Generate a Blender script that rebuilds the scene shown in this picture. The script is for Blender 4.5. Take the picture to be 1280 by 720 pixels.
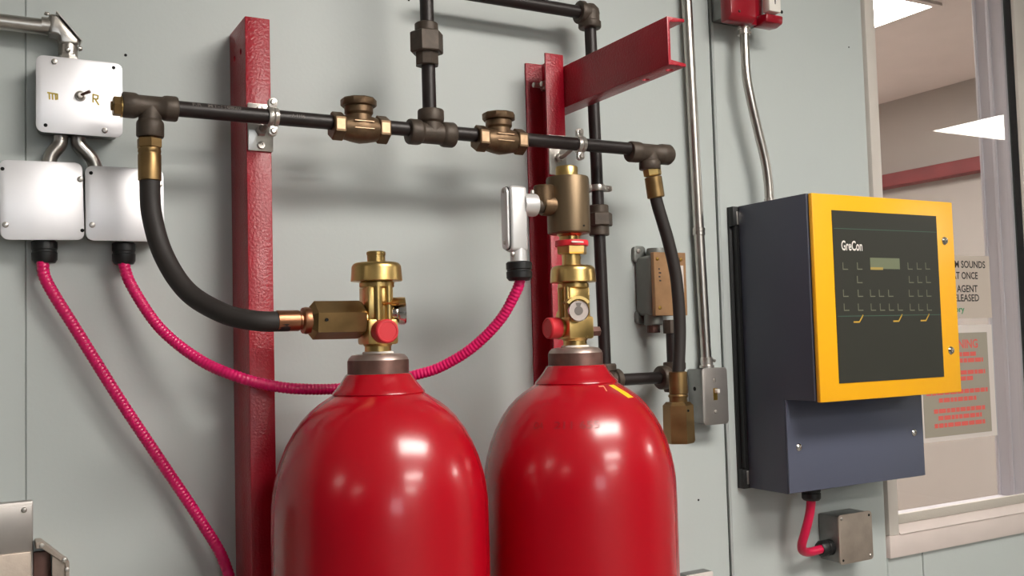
import bpy, bmesh, math, random
from mathutils import Vector, Matrix
random.seed(4)
for o in list(bpy.data.objects):
    bpy.data.objects.remove(o)
SC = bpy.context.scene
COL = SC.collection
PI = math.pi

# ------------------------------------------------------------------ camera
# wall frame: x along the wall, o = distance off the wall into the room, z up
def V(x, o, z): return Vector((x, -o, z))
YAW, PITCH, ROLL, FOC = 0.509684, 0.053418, -0.027257, 1211.5
cy, sy, cp, sp = math.cos(YAW), math.sin(YAW), math.cos(PITCH), math.sin(PITCH)
F = Vector((sy*cp, cy*cp, sp)); R0 = Vector((cy, -sy, 0)); U0 = R0.cross(F)
c, s = math.cos(ROLL), math.sin(ROLL)
RR = c*R0 + s*U0; UU = -s*R0 + c*U0
cam = bpy.data.objects.new('camera', bpy.data.cameras.new('camera'))
COL.objects.link(cam)
cam.matrix_world = Matrix(((RR.x, UU.x, -F.x, 0), (RR.y, UU.y, -F.y, -1.55), (RR.z, UU.z, -F.z, 1.5), (0, 0, 0, 1)))
cam.data.sensor_width = 36; cam.data.lens = FOC/1280*36
cam.data.clip_start = 0.02
SC.camera = cam

# ------------------------------------------------------------------ world, exposure
w = bpy.data.worlds.new('world'); SC.world = w; w.use_nodes = True
w.node_tree.nodes['Background'].inputs[0].default_value = (0.75, 0.8, 0.85, 1)
w.node_tree.nodes['Background'].inputs[1].default_value = 4.5
SC.view_settings.view_transform = 'Standard'
SC.view_settings.look = 'None'
SC.view_settings.exposure = 0.57
SC.view_settings.gamma = 1
SC.view_settings.use_curve_mapping = False
LAMP = 19.0          # emission of the ceiling troffers of this room
LAMP_NEXT = 26.0      # of the next room

# ------------------------------------------------------------------ materials
def lin(c):
    return tuple(((v/255)/12.92 if v/255 <= 0.04045 else ((v/255+0.055)/1.055)**2.4) for v in c)
MATS = {}
def mat(name, rgb, rough=0.5, metal=0.0, bump=0.0, bscale=80, var=0.0, vscale=6, coat=0.0, rvar=0.0, spec=None, dist=0.002, stretch=None):
    m = bpy.data.materials.new(name); m.use_nodes = True; MATS[name] = m
    nt = m.node_tree; b = nt.nodes['Principled BSDF']
    col = lin(rgb) + (1,)
    b.inputs['Base Color'].default_value = col
    b.inputs['Roughness'].default_value = rough
    b.inputs['Metallic'].default_value = metal
    b.inputs['Coat Weight'].default_value = coat
    b.inputs['Coat Roughness'].default_value = 0.13
    if spec is not None: b.inputs['Specular IOR Level'].default_value = spec
    tc = nt.nodes.new('ShaderNodeTexCoord')
    src = tc.outputs['Object']
    if stretch:
        mp = nt.nodes.new('ShaderNodeMapping'); mp.inputs['Scale'].default_value = stretch
        nt.links.new(src, mp.inputs['Vector']); src = mp.outputs['Vector']
    if var > 0 or rvar > 0:
        n = nt.nodes.new('ShaderNodeTexNoise'); n.inputs['Scale'].default_value = vscale
        n.inputs['Detail'].default_value = 5
        nt.links.new(src, n.inputs['Vector'])
        if var > 0:
            r = nt.nodes.new('ShaderNodeValToRGB')
            r.color_ramp.elements[0].position = 0.3; r.color_ramp.elements[1].position = 0.7
            r.color_ramp.elements[0].color = tuple(v*(1-var) for v in col[:3]) + (1,)
            r.color_ramp.elements[1].color = tuple(min(1, v*(1+var)) for v in col[:3]) + (1,)
            nt.links.new(n.outputs['Fac'], r.inputs['Fac'])
            nt.links.new(r.outputs['Color'], b.inputs['Base Color'])
        if rvar > 0:
            q = nt.nodes.new('ShaderNodeMapRange')
            q.inputs['From Min'].default_value = 0.3; q.inputs['From Max'].default_value = 0.7
            q.inputs['To Min'].default_value = max(0.02, rough-rvar); q.inputs['To Max'].default_value = rough+rvar
            nt.links.new(n.outputs['Fac'], q.inputs['Value']); nt.links.new(q.outputs['Result'], b.inputs['Roughness'])
    if bump > 0:
        n2 = nt.nodes.new('ShaderNodeTexNoise'); n2.inputs['Scale'].default_value = bscale
        n2.inputs['Detail'].default_value = 3
        bp = nt.nodes.new('ShaderNodeBump'); bp.inputs['Strength'].default_value = bump
        bp.inputs['Distance'].default_value = dist
        nt.links.new(src, n2.inputs['Vector']); nt.links.new(n2.outputs['Fac'], bp.inputs['Height'])
        nt.links.new(bp.outputs['Normal'], b.inputs['Normal'])
    return m

M_WALL = mat('wall_paint', (191, 197, 195), 0.42, bump=0.08, bscale=160, var=0.025, vscale=1.5)
M_CORE = mat('wall_core', (60, 66, 62), 0.9)
M_CASING = mat('casing_paint', (206, 198, 190), 0.4, var=0.04, vscale=8)
M_SILL = mat('sill_paint', (218, 204, 198), 0.38, var=0.04, vscale=8)
M_JAMB = mat('jamb_paint', (190, 184, 189), 0.45, var=0.03)
M_BEAD = mat('glazing_bead', (190, 182, 172), 0.4, bump=0.5, bscale=240)
M_GASKET = mat('gasket', (30, 30, 32), 0.6)
M_NEXTWALL = mat('next_room_wall', (172, 163, 156), 0.7, bump=0.1, bscale=40, var=0.03)
M_NEXTCEIL = mat('next_room_ceiling', (226, 214, 208), 0.85, bump=0.2, bscale=120, var=0.03)
M_CEIL = mat('ceiling_tile', (205, 205, 200), 0.9, bump=0.2, bscale=150)
M_FLOOR = mat('floor_paint', (125, 122, 116), 0.5, var=0.1, vscale=3)
M_ROOM = mat('room_wall', (168, 170, 166), 0.7, var=0.03)
M_ROOMDARK = mat('room_wall_dark', (84, 86, 92), 0.7, var=0.03)  # for the unseen left wall, darkened so it throws back less light
M_RED = mat('cylinder_red', (174, 4, 26), 0.25, coat=0.35, bump=0.03, bscale=90)
M_POST = mat('post_red', (166, 9, 36), 0.34, coat=0.1, bump=0.9, bscale=240, var=0.08, vscale=30, dist=0.0012)
M_SHOULDER = mat('worn_steel', (176, 158, 150), 0.4, metal=0.8, var=0.15, vscale=40)
M_NECK = mat('neck_ring_metal', (104, 74, 66), 0.45, metal=0.5, var=0.3, vscale=40, bump=0.2)
M_BRASS = mat('brass', (206, 174, 112), 0.32, metal=1, var=0.12, vscale=30, rvar=0.06)
M_DULLBRASS = mat('dull_brass', (150, 122, 82), 0.42, metal=0.95, var=0.14, vscale=40, rvar=0.08)
M_BRONZE = mat('bronze', (114, 92, 70), 0.45, metal=0.8, var=0.25, vscale=60, bump=0.25, bscale=300, dist=0.0008)
M_BRONZELIGHT = mat('bronze_pale', (206, 172, 138), 0.4, metal=0.7, var=0.15, vscale=80)
M_BODY = mat('actuator_bronze', (118, 100, 78), 0.42, metal=0.8, var=0.05, vscale=10, stretch=(1, 1, 0.1))
M_COPPER = mat('ferrule_copper', (160, 112, 84), 0.34, metal=1, var=0.1, vscale=40)
M_IRON = mat('black_iron_fitting', (80, 69, 60), 0.5, metal=0.3, var=0.2, vscale=70, bump=0.3, bscale=350, dist=0.0008)
M_PIPE = mat('black_pipe', (44, 37, 36), 0.4, metal=0.2, var=0.2, vscale=30, stretch=(0.2, 1, 1))
M_RUBBER = mat('hose_rubber', (43, 37, 35), 0.6, bump=0.15, bscale=500, dist=0.0006)
M_ZINC = mat('zinc', (202, 196, 190), 0.3, metal=0.85, var=0.12, vscale=60)
M_EMT = mat('conduit_steel', (190, 184, 178), 0.3, metal=1, var=0.06, vscale=25)
M_CASTGREY = mat('cast_grey', (120, 122, 118), 0.5, metal=0.5, var=0.06, vscale=30, bump=0.15, bscale=300, dist=0.0006)
M_CASTALU = mat('cast_aluminium', (222, 220, 220), 0.38, metal=0.45, bump=0.12, bscale=300, dist=0.0005)
M_PLATE = mat('plate_aluminium', (244, 242, 246), 0.4, metal=0.5, var=0.05, vscale=9, rvar=0.07)
M_BOXSTEEL = mat('box_steel', (140, 140, 138), 0.42, metal=0.85, var=0.1, vscale=40)
M_SWPLATE = mat('switch_plate_steel', (178, 172, 168), 0.4, metal=0.8, var=0.06, vscale=25)
M_OLDALU = mat('old_aluminium', (176, 162, 150), 0.42, metal=0.6, var=0.1, vscale=30, bump=0.15, bscale=200)
M_BLACK = mat('black_plastic', (24, 24, 25), 0.45)
M_HOLE = mat('hole_dark', (8, 8, 8), 0.9)
M_PINK = mat('pink_conduit', (226, 20, 104), 0.32, spec=0.6)
M_PINKSMOOTH = mat('pink_cable', (210, 24, 72), 0.35)
M_CAP = mat('red_cap', (214, 48, 58), 0.5)
M_CAPDARK = mat('red_tag', (226, 44, 56), 0.45)
M_SLATE = mat('slate_enclosure', (68, 70, 84), 0.42, bump=0.05, bscale=300)
M_SLATELIT = mat('slate_lit', (88, 92, 110), 0.34, bump=0.05, bscale=300)  # enclosure slate made lighter, the light on the front put into the colour
M_YELLOW = mat('yellow_door', (255, 184, 26), 0.35)
M_KEYPAD = mat('keypad_film', (52, 52, 46), 0.4)
M_LCD = mat('display', (118, 124, 100), 0.3)
M_AMBER = mat('amber_mark', (176, 152, 84), 0.5)
M_KEYMARK = mat('key_mark', (122, 124, 104), 0.5)
M_GREENLINE = mat('green_line', (72, 100, 86), 0.5)
M_WHITE = mat('white_print', (236, 230, 222), 0.5)
M_OCHRE = mat('ochre_print', (206, 166, 62), 0.5)
M_INK = mat('black_print', (48, 42, 42), 0.6)
M_REDINK = mat('red_print', (222, 98, 90), 0.6)
M_GREENINK = mat('green_print', (54, 140, 92), 0.6)
M_SIGNA = mat('sign_beige', (196, 182, 170), 0.5)
M_SIGNB = mat('sign_grey', (160, 152, 138), 0.5)
M_PAPER = mat('paper_white', (216, 206, 200), 0.6)
M_PAINTYEL = mat('paint_marker_yellow', (240, 196, 32), 0.5)
M_PAINTPINK = mat('paint_marker_pale', (236, 150, 110), 0.5)
M_MARKER = mat('marker_ochre', (208, 182, 82), 0.6)
M_PIPEPRINT = mat('pipe_print', (118, 110, 106), 0.6)
M_STAMP = mat('stamped_red', (150, 14, 26), 0.3)
M_BRONZEPLATE = mat('bronze_cover_plate', (164, 126, 90), 0.5, metal=0.3, var=0.12, vscale=40)
M_PULL = mat('pull_station_red', (150, 10, 32), 0.28, coat=0.3)
M_GAUGE = mat('gauge_face', (190, 178, 172), 0.4)
M_GAUGEGREY = mat('gauge_grey', (120, 112, 106), 0.4, metal=0.4)
M_CHROME = mat('chrome', (214, 210, 208), 0.16, metal=1)
M_BEAM = mat('beam_red', (122, 48, 50), 0.55, var=0.15, vscale=8)
M_SCREWBRASS = mat('brass_screw', (214, 178, 96), 0.3, metal=1)

def emit(name, rgb, strength):
    m = bpy.data.materials.new(name); m.use_nodes = True
    nt = m.node_tree; nt.nodes.remove(nt.nodes['Principled BSDF'])
    e = nt.nodes.new('ShaderNodeEmission'); e.inputs[0].default_value = lin(rgb) + (1,); e.inputs[1].default_value = strength
    nt.links.new(e.outputs[0], nt.nodes['Material Output'].inputs[0])
    return m
M_LAMP = emit('lamp_diffuser', (255, 250, 242), LAMP)
M_LAMPW = emit('lamp_diffuser_weak', (255, 246, 236), LAMP*0.16)
M_LAMPN = emit('lamp_diffuser_next', (255, 250, 244), LAMP_NEXT)
def glass(name):
    m = bpy.data.materials.new(name); m.use_nodes = True
    nt = m.node_tree; nt.nodes.remove(nt.nodes['Principled BSDF'])
    t = nt.nodes.new('ShaderNodeBsdfTransparent'); t.inputs[0].default_value = (0.95, 0.96, 0.96, 1)
    g = nt.nodes.new('ShaderNodeBsdfGlossy'); g.inputs['Roughness'].default_value = 0.0
    lw = nt.nodes.new('ShaderNodeLayerWeight'); lw.inputs[0].default_value = 0.5
    pw = nt.nodes.new('ShaderNodeMath'); pw.operation = 'POWER'; pw.inputs[1].default_value = 5
    f = nt.nodes.new('ShaderNodeMapRange'); f.inputs['To Min'].default_value = 0.04
    nt.links.new(lw.outputs['Facing'], pw.inputs[0]); nt.links.new(pw.outputs[0], f.inputs['Value'])
    mx = nt.nodes.new('ShaderNodeMixShader')
    nt.links.new(f.outputs[0], mx.inputs[0]); nt.links.new(t.outputs[0], mx.inputs[1]); nt.links.new(g.outputs[0], mx.inputs[2])
    nt.links.new(mx.outputs[0], nt.nodes['Material Output'].inputs[0])
    return m
M_GLASS = glass('window_glass')

# ------------------------------------------------------------------ geometry helpers
def frame(a):
    a = a.normalized()
    r = Vector((0, 0, 1)) if abs(a.z) < 0.9 else Vector((1, 0, 0))
    u = r.cross(a).normalized(); v = a.cross(u)
    return u, v, a
AX = {'x': Vector((1, 0, 0)), '-x': Vector((-1, 0, 0)), 'o': Vector((0, -1, 0)), '-o': Vector((0, 1, 0)), 'z': Vector((0, 0, 1)), '-z': Vector((0, 0, -1))}
def smooth_path(pts, step):
    P = [Vector(p) for p in pts]
    P = [P[0]*2-P[1]] + P + [P[-1]*2-P[-2]]
    fine = []
    for i in range(1, len(P)-2):
        for k in range(24):
            t = k/24; a, b, c2, d = P[i-1], P[i], P[i+1], P[i+2]
            fine.append(0.5*((2*b)+(c2-a)*t+(2*a-5*b+4*c2-d)*t*t+(3*b-a-3*c2+d)*t**3))
    fine.append(P[-2])
    out = [fine[0]]; acc = 0
    for i in range(1, len(fine)):
        seg = fine[i]-fine[i-1]; L = seg.length; pos = 0
        while L > 0 and acc + (L-pos) >= step:
            pos += step-acc; acc = 0
            out.append(fine[i-1]+seg*(pos/L))
        acc += L-pos
    if (out[-1]-fine[-1]).length > step*0.3: out.append(fine[-1])
    return out

class G:
    def __init__(self): self.b = bmesh.new()
    def ring(self, pts): return [self.b.verts.new(p) for p in pts]
    def face(self, vs):
        try: return self.b.faces.new(vs)
        except ValueError: return None
    def box(self, x0, x1, o0, o1, z0, z1, bev=0.0, seg=2):
        r = bmesh.ops.create_cube(self.b, size=1)
        for v in r['verts']:
            v.co = Vector(((x0+x1)/2+v.co.x*(x1-x0), -(o0+o1)/2+v.co.y*(o1-o0), (z0+z1)/2+v.co.z*(z1-z0)))
        if bev > 0:
            es = list({e for v in r['verts'] for e in v.link_edges})
            bmesh.ops.bevel(self.b, geom=es, offset=bev, segments=seg, profile=0.5, affect='EDGES')
        return self
    def lathe(self, prof, base, axis, n=28, twist=0.0):
        u, v, a = frame(axis if isinstance(axis, Vector) else AX[axis])
        rings = []
        for r, h in prof:
            cen = base + a*h
            if r < 1e-6: rings.append([self.b.verts.new(cen)])
            else: rings.append(self.ring([cen + u*(r*math.cos(twist+2*PI*k/n)) + v*(r*math.sin(twist+2*PI*k/n)) for k in range(n)]))
        for A, B in zip(rings, rings[1:]):
            for k in range(n):
                k2 = (k+1) % n
                if len(A) == 1 and len(B) == 1: continue
                if len(A) == 1: self.face([A[0], B[k2], B[k]])
                elif len(B) == 1: self.face([A[k], A[k2], B[0]])
                else: self.face([A[k], A[k2], B[k2], B[k]])
        if len(rings[0]) > 1: self.face(list(reversed(rings[0])))
        if len(rings[-1]) > 1: self.face(rings[-1])
        return self
    def cyl(self, p0, p1, r, n=24, ch=0.0, twist=0.0, r1=None):
        a = p1-p0; L = a.length; r1 = r if r1 is None else r1
        if ch > 0: pr = [(r-ch, 0), (r, ch), (r1, L-ch), (r1-ch, L)]
        else: pr = [(r, 0), (r1, L)]
        return self.lathe(pr, p0, a, n, twist)
    def hexa(self, p0, p1, r, ch=0.0015, n=6, twist=0.0): return self.cyl(p0, p1, r, n, ch, twist)
    def tube(self, pts, r, n=14, rf=None):
        t0 = (pts[1]-pts[0]).normalized(); u, v, _ = frame(t0); rings = []
        for i, p in enumerate(pts):
            t = (pts[min(i+1, len(pts)-1)]-pts[max(i-1, 0)]).normalized()
            u = (u - t*u.dot(t)).normalized(); v = t.cross(u)
            rad = r if rf is None else rf(i)
            rings.append(self.ring([p + u*(rad*math.cos(2*PI*k/n)) + v*(rad*math.sin(2*PI*k/n)) for k in range(n)]))
        for A, B in zip(rings, rings[1:]):
            for k in range(n): self.face([A[k], A[(k+1) % n], B[(k+1) % n], B[k]])
        self.face(list(reversed(rings[0]))); self.face(rings[-1])
        return self
    def prism(self, poly, fa, fb, bev=0.0, seg=2):
        """poly: 2D list; fa, fb map (a, b) to the 3D points of the two end caps"""
        A = self.ring([fa(*p) for p in poly]); B = self.ring([fb(*p) for p in poly])
        n = len(poly)
        fs = [self.face(A), self.face(list(reversed(B)))]
        for k in range(n): fs.append(self.face([A[k], B[k], B[(k+1) % n], A[(k+1) % n]]))
        bmesh.ops.recalc_face_normals(self.b, faces=[f for f in fs if f])
        if bev > 0:
            es = list({e for f in fs for e in f.edges})
            bmesh.ops.bevel(self.b, geom=es, offset=bev, segments=seg, profile=0.5, affect='EDGES')
        return self
    def plate(self, x0, x1, z0, z1, o0, o1, rad, bev=0.0):
        """plate parallel to the wall with rounded corners"""
        poly = rrect(x0, x1, z0, z1, rad)
        return self.prism(poly, lambda a, b: V(a, o0, b), lambda a, b: V(a, o1, b), bev)
    def add(self, verts, faces):
        vs = [self.b.verts.new(v) for v in verts]
        for f in faces: self.face([vs[i] for i in f])
        return self
    def rot(self, M):
        for v in self.b.verts: v.co = M @ v.co
        return self
def rrect(x0, x1, z0, z1, r, n=4):
    out = []
    for cx, cz, a0 in ((x1-r, z1-r, 0), (x0+r, z1-r, PI/2), (x0+r, z0+r, PI), (x1-r, z0+r, 3*PI/2)):
        for k in range(n+1):
            a = a0+PI/2*k/n; out.append((cx+r*math.cos(a), cz+r*math.sin(a)))
    return out

ORG = {}
def obj(name, g, m, parent=None, label=None, origin=None, sharp=32, flat=False):
    org = ORG[parent.name] if parent is not None else (origin or Vector((0, 0, 0)))
    me = bpy.data.meshes.new(name)
    for v in g.b.verts: v.co -= org
    bmesh.ops.recalc_face_normals(g.b, faces=g.b.faces[:])
    g.b.to_mesh(me); g.b.free()
    if not flat:
        me.shade_smooth(); me.set_sharp_from_angle(angle=math.radians(sharp))
    me.materials.append(m)
    o = bpy.data.objects.new(name, me); COL.objects.link(o)
    if parent is not None: o.parent = parent
    else: o.location = org
    ORG[o.name] = org
    if label: o['label'] = label
    return o
def thing(name, label, cat, at, group=None):
    e = bpy.data.objects.new(name, None); COL.objects.link(e)
    e.empty_display_size = 0.05
    e.location = at; ORG[e.name] = Vector(at)
    e['label'] = label; e['category'] = cat
    if group: e['group'] = group
    return e
def solo(name, g, m, label, cat, at):
    o = obj(name, g, m, None, label, Vector(at)); o['category'] = cat
    return o
def struct(name, g, m, parent=None, origin=None, flat=False):
    o = obj(name, g, m, parent, origin=origin, flat=flat)
    if parent is None: o['kind'] = 'structure'
    return o
def cut(o, g):
    """cut the cutter volumes out of o (real drilled holes)"""
    org = ORG[o.name]
    me = bpy.data.meshes.new('cutter')
    for v in g.b.verts: v.co -= org
    bmesh.ops.recalc_face_normals(g.b, faces=g.b.faces[:])
    g.b.to_mesh(me); g.b.free()
    k = bpy.data.objects.new('cutter', me); COL.objects.link(k)
    sv = o.parent; ml = o.location.copy()
    o.parent = None; o.location = (0, 0, 0)
    md = o.modifiers.new('cut', 'BOOLEAN'); md.object = k; md.operation = 'DIFFERENCE'; md.solver = 'EXACT'
    bpy.context.view_layer.update()
    new = bpy.data.meshes.new_from_object(o.evaluated_get(bpy.context.evaluated_depsgraph_get()))
    o.modifiers.clear(); o.data = new; o.parent = sv; o.location = ml
    bpy.data.objects.remove(k)
    new.shade_smooth(); new.set_sharp_from_angle(angle=math.radians(32))
def copy_tree(o, parent=None):
    c2 = o.copy(); COL.objects.link(c2); c2.parent = parent
    ORG[c2.name] = ORG[o.name]
    for ch in o.children: copy_tree(ch, c2)
    return c2
_tc = {}
def glyphs(text, bold=0.02):
    """outline triangles of a text, baseline at 0, size 1"""
    if text in _tc: return _tc[text]
    cu = bpy.data.curves.new('text', 'FONT'); cu.body = text; cu.resolution_u = 3; cu.offset = bold
    t = bpy.data.objects.new('text', cu); COL.objects.link(t)
    bpy.context.view_layer.update()
    me = bpy.data.meshes.new_from_object(t.evaluated_get(bpy.context.evaluated_depsgraph_get()))
    vs = [v.co.copy() for v in me.vertices]; fs = [tuple(p.vertices) for p in me.polygons]
    bpy.data.objects.remove(t); bpy.data.meshes.remove(me); bpy.data.curves.remove(cu)
    _tc[text] = (vs, fs); return vs, fs
def text_g(g, text, x0, x1, z0, z1, o):
    """text whose caps fill x0..x1, z0..z1 on a plane parallel to the wall"""
    vs, fs = glyphs(text)
    a0 = min(v.x for v in vs); a1 = max(v.x for v in vs)
    cap = 0.69
    g.add([V(x0+(v.x-a0)/(a1-a0)*(x1-x0), o, z0+v.y/cap*(z1-z0)) for v in vs], fs)
    return g
def screw(parent, x, o, z, r=0.005, m=None, h=0.003, name='screw', axis='o', label=None):
    g = G(); a = AX[axis]
    g.lathe([(r, 0), (r, h*0.4), (r*0.75, h*0.85), (r*0.35, h), (0.0, h)], V(x, o, z), a, 12)
    u, v, _ = frame(a)
    sl = G()
    so = obj(name, g, m or M_ZINC, parent, label)
    return so

# ------------------------------------------------------------------ the setting
XW0, XW1 = -4.6, 7.5       # this room
ZC = 2.75
WX0, WX1, WZ0, WZ1 = 1.8616, 2.396, 1.05, 2.45    # window opening
g = G()
g.box(XW0, WX0-0.001, -0.1, -0.0125, 0, ZC); g.box(WX1+0.001, XW1, -0.1, -0.0125, 0, ZC)
g.box(WX0-0.001, WX1+0.001, -0.1, -0.0125, 0, WZ0-0.001); g.box(WX0-0.001, WX1+0.001, -0.1, -0.0125, WZ1+0.001, ZC)
wall = struct('wall_back', g, M_CORE)
def panel(x0, x1, z0, z1, o1=0.0, bev=0.0012):
    return obj('wall_panel', G().box(x0, x1, -0.0124, o1, z0, z1, bev, 1), M_WALL, wall)
panel(XW0, 0.0675, 0, ZC, bev=0.0004); panel(0.0680, 1.3605, 0, ZC, bev=0.0015)
panel(1.3685, 1.8300, 0, ZC, bev=0.0035)
panel(1.8303, 1.9480, 0, 0.9790); panel(1.9512, 2.46, 0, 0.9790)
panel(1.8303, 2.46, 2.49, ZC); panel(2.4605, XW1, 0, ZC)
for x, z, r in ((0.6735, 2.104, 0.0022), (0.2042, 1.9483, 0.0022), (1.2845, 1.1666, 0.0022), (1.572, 2.2113, 0.004), (1.7807, 2.158, 0.0018), (0.2062, 1.7556, 0.003)):
    obj('screw_hole', G().cyl(V(x, 0.0, z), V(x, 0.0006, z), r, 10), M_HOLE, wall)
FX0, FX1, FZ0, FZ1 = -0.75, 0.55, 1.30, 2.55     # daylight window in the wall behind the camera
struct('wall_front', G().box(XW0, FX0, 6.5, 6.6, 0, ZC).box(FX1, XW1, 6.5, 6.6, 0, ZC).box(FX0, FX1, 6.5, 6.6, 0, FZ0).box(FX0, FX1, 6.5, 6.6, FZ1, ZC), M_ROOM)
w2 = struct('window_2', G().box(FX0, FX0+0.05, 6.49, 6.58, FZ0, FZ1).box(FX1-0.05, FX1, 6.49, 6.58, FZ0, FZ1).box(FX0+0.05, FX1-0.05, 6.49, 6.58, FZ0, FZ0+0.05).box(FX0+0.05, FX1-0.05, 6.49, 6.58, FZ1-0.05, FZ1).box(-0.12, -0.08, 6.50, 6.57, FZ0+0.05, FZ1-0.05), M_CASING)
obj('pane', G().box(FX0+0.05, FX1-0.05, 6.53, 6.535, FZ0+0.05, FZ1-0.05), M_GLASS, w2)
struct('wall_left', G().box(XW0-0.1, XW0, -0.1, 6.6, 0, ZC), M_ROOMDARK)
struct('wall_right', G().box(XW1, XW1+0.1, -0.1, 6.6, 0, ZC), M_ROOM)
struct('floor', G().box(XW0, XW1, -0.1, 6.5, -0.1, 0), M_FLOOR)
struct('ceiling', G().box(XW0, XW1, -0.1, 6.5, ZC, ZC+0.1), M_CEIL)
# the next room, seen through the window
XN = 4.4
struct('wall_right_next', G().box(XN, XN+0.1, -5.0, -0.1, 0, ZC), M_NEXTWALL)
struct('wall_left_next', G().box(0.2, 0.3, -5.0, -0.1, 0, ZC), M_NEXTWALL)
struct('wall_far_next', G().box(0.2, XN+0.1, -5.1, -5.0, 0, ZC), M_NEXTWALL)
struct('floor_next', G().box(0.2, XN+0.1, -5.0, -0.1, -0.1, 0), M_NEXTCEIL)  # unseen floor kept pale to bounce light onto the ceiling
struct('ceiling_next', G().box(0.2, XN+0.1, -5.0, -0.1, ZC, ZC+0.1), M_NEXTCEIL)
# window
win = struct('window_1', G().box(WX0, WX0+0.004, -0.1, -0.014, WZ0, WZ1).box(WX0, WX1, -0.1, -0.014, WZ1-0.004, WZ1).box(WX0, WX1, -0.1, -0.016, WZ0, WZ0+0.004), M_JAMB)
obj('casing', G().box(1.8290, WX0, -0.0124, 0.010, 1.0300, 2.488, 0.002), M_CASING, win)
obj('casing', G().box(1.8290, 2.4600, -0.0124, 0.010, 0.9785, 1.0295, 0.002), M_SILL, win)
obj('casing', G().box(2.4000, 2.4600, -0.0124, 0.010, 1.0300, 2.488, 0.002), M_CASING, win)
obj('casing', G().box(WX0, 2.4000, -0.0124, 0.010, 2.4550, 2.488, 0.002), M_CASING, win)
g = G().prism([(0.013, 1.0297), (0.013, 1.0315), (-0.012, 1.0530), (-0.014, 1.0300)], lambda a, b: V(WX0, a, b), lambda a, b: V(2.4, a, b), 0.0006, 1)
obj('sill', g, M_SILL, win)
obj('glazing_bead', G().box(WX0, 2.394, -0.0125, -0.004, 1.0490, 1.0715, 0.002), M_BEAD, win)
obj('gasket', G().box(2.3968, 2.3992, -0.014, 0.002, 1.0535, 2.455), M_GASKET, win)
obj('jamb', G().box(2.388, WX1, -0.1, -0.0175, 1.054, 2.445).box(2.384, 2.389, -0.062, -0.052, 1.054, 2.445, 0.001).box(2.383, 2.389, -0.1, -0.092, 1.054, 2.445, 0.001), M_JAMB, win)
obj('pane', G().box(WX0+0.0042, 2.3960, -0.0172, -0.0132, 1.0542, 2.4455), M_GLASS, win)

# ceiling troffers
def troffer(x, o, label, m=None, w=1.2, d=0.6, z=ZC):
    t = thing('ceiling_light', label, 'ceiling light', V(x, o, z), 'ceiling lights')
    f = 0.025
    g = G(); x0, x1, o0, o1 = x-w/2, x+w/2, o-d/2, o+d/2
    g.box(x0, x1, o0, o0+f, z-0.012, z); g.box(x0, x1, o1-f, o1, z-0.012, z)
    g.box(x0, x0+f, o0+f, o1-f, z-0.012, z); g.box(x1-f, x1, o0+f, o1-f, z-0.012, z)
    obj('frame', g, M_PAPER, t)
    obj('diffuser', G().box(x0+f, x1-f, o0+f, o1-f, z-0.008, z-0.003), m or M_LAMP, t)
troffer(1.25, 1.65, 'white ceiling light nearest the red cylinders, overhead in front of them')
troffer(1.45, 3.5, 'white ceiling light second in the row behind the camera')
troffer(1.5, 5.4, 'white ceiling light third in the row, farthest from the wall with the cylinders')
troffer(-3.0, 1.7, 'white ceiling light far to the left and near the wall with the cylinders', M_LAMPW)
troffer(-2.9, 3.5, 'white ceiling light far to the left in the middle of the room', M_LAMPW)
troffer(5.85, 2.12, 'white ceiling light mirrored in the window glass')
troffer(2.66, -1.13, 'bright ceiling light seen through the window at its top left', M_LAMPN)
troffer(2.0, -3.2, 'added ceiling light brightening the room behind the window', M_LAMPN)  # extra lamp added to brighten the next room
# red beam along the wall of the next room
solo('wall_beam', G().box(XN-0.09, XN, -4.9, -0.12, 2.268, 2.338, 0.004), M_BEAM, 'dark red beam running along the wall beyond the window', 'beam', V(XN-0.05, -2.5, 2.27))

# ------------------------------------------------------------------ signs on the window glass
SO = -0.0130
t = thing('window_sign', 'beige alarm evacuation sign with black capitals on the window glass', 'sign', V(2.12, SO, 1.523))
obj('sheet', G().box(1.935, 2.272, SO, SO+0.001, 1.523, 1.680), M_SIGNA, t)
so = SO+0.0013
g = G()
text_g(g, 'ALARM SOUNDS', 2.075, 2.2545, 1.6495, 1.6665, so)
text_g(g, 'AT ONCE', 2.123, 2.2225, 1.6215, 1.6385, so)
text_g(g, 'L AGENT', 2.122, 2.2195, 1.5885, 1.6055, so)
text_g(g, 'RELEASED', 2.112, 2.2235, 1.5655, 1.5825, so)
obj('lettering', g, M_INK, t, flat=True)
g = G(); text_g(g, 'ory', 2.128, 2.1640, 1.5390, 1.5530, so); obj('green_lettering', g, M_GREENINK, t, 'green lettering', flat=True)
t = thing('window_sign', 'grey warning sign with faded red print on white backing, lower on the window glass', 'sign', V(2.12, SO, 1.22))
obj('backing_sheet', G().box(1.972, 2.268, SO, SO+0.0006, 1.226, 1.506), M_PAPER, t, 'white backing sheet')
obj('sheet', G().box(1.994, 2.247, SO+0.0007, SO+0.0012, 1.2375, 1.487), M_SIGNB, t)
so = SO+0.0015
g = G(); text_g(g, 'WARNING', 2.060, 2.208, 1.4490, 1.4700, so)
obj('red_heading', g, M_REDINK, t, 'faded red heading', flat=True)
def blur_line(x0, x1, z, h):
    x = x0; g = G()
    while x < x1-0.004:
        wd = min(random.uniform(0.010, 0.026), x1-x)
        g.add([V(x, so, z-h/2), V(x+wd, so, z-h/2), V(x+wd, so, z+h/2), V(x, so, z+h/2)], [(0, 1, 2, 3)])
        x += wd+0.0028
    obj('red_print', g, M_REDINK, t, flat=True)
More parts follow.
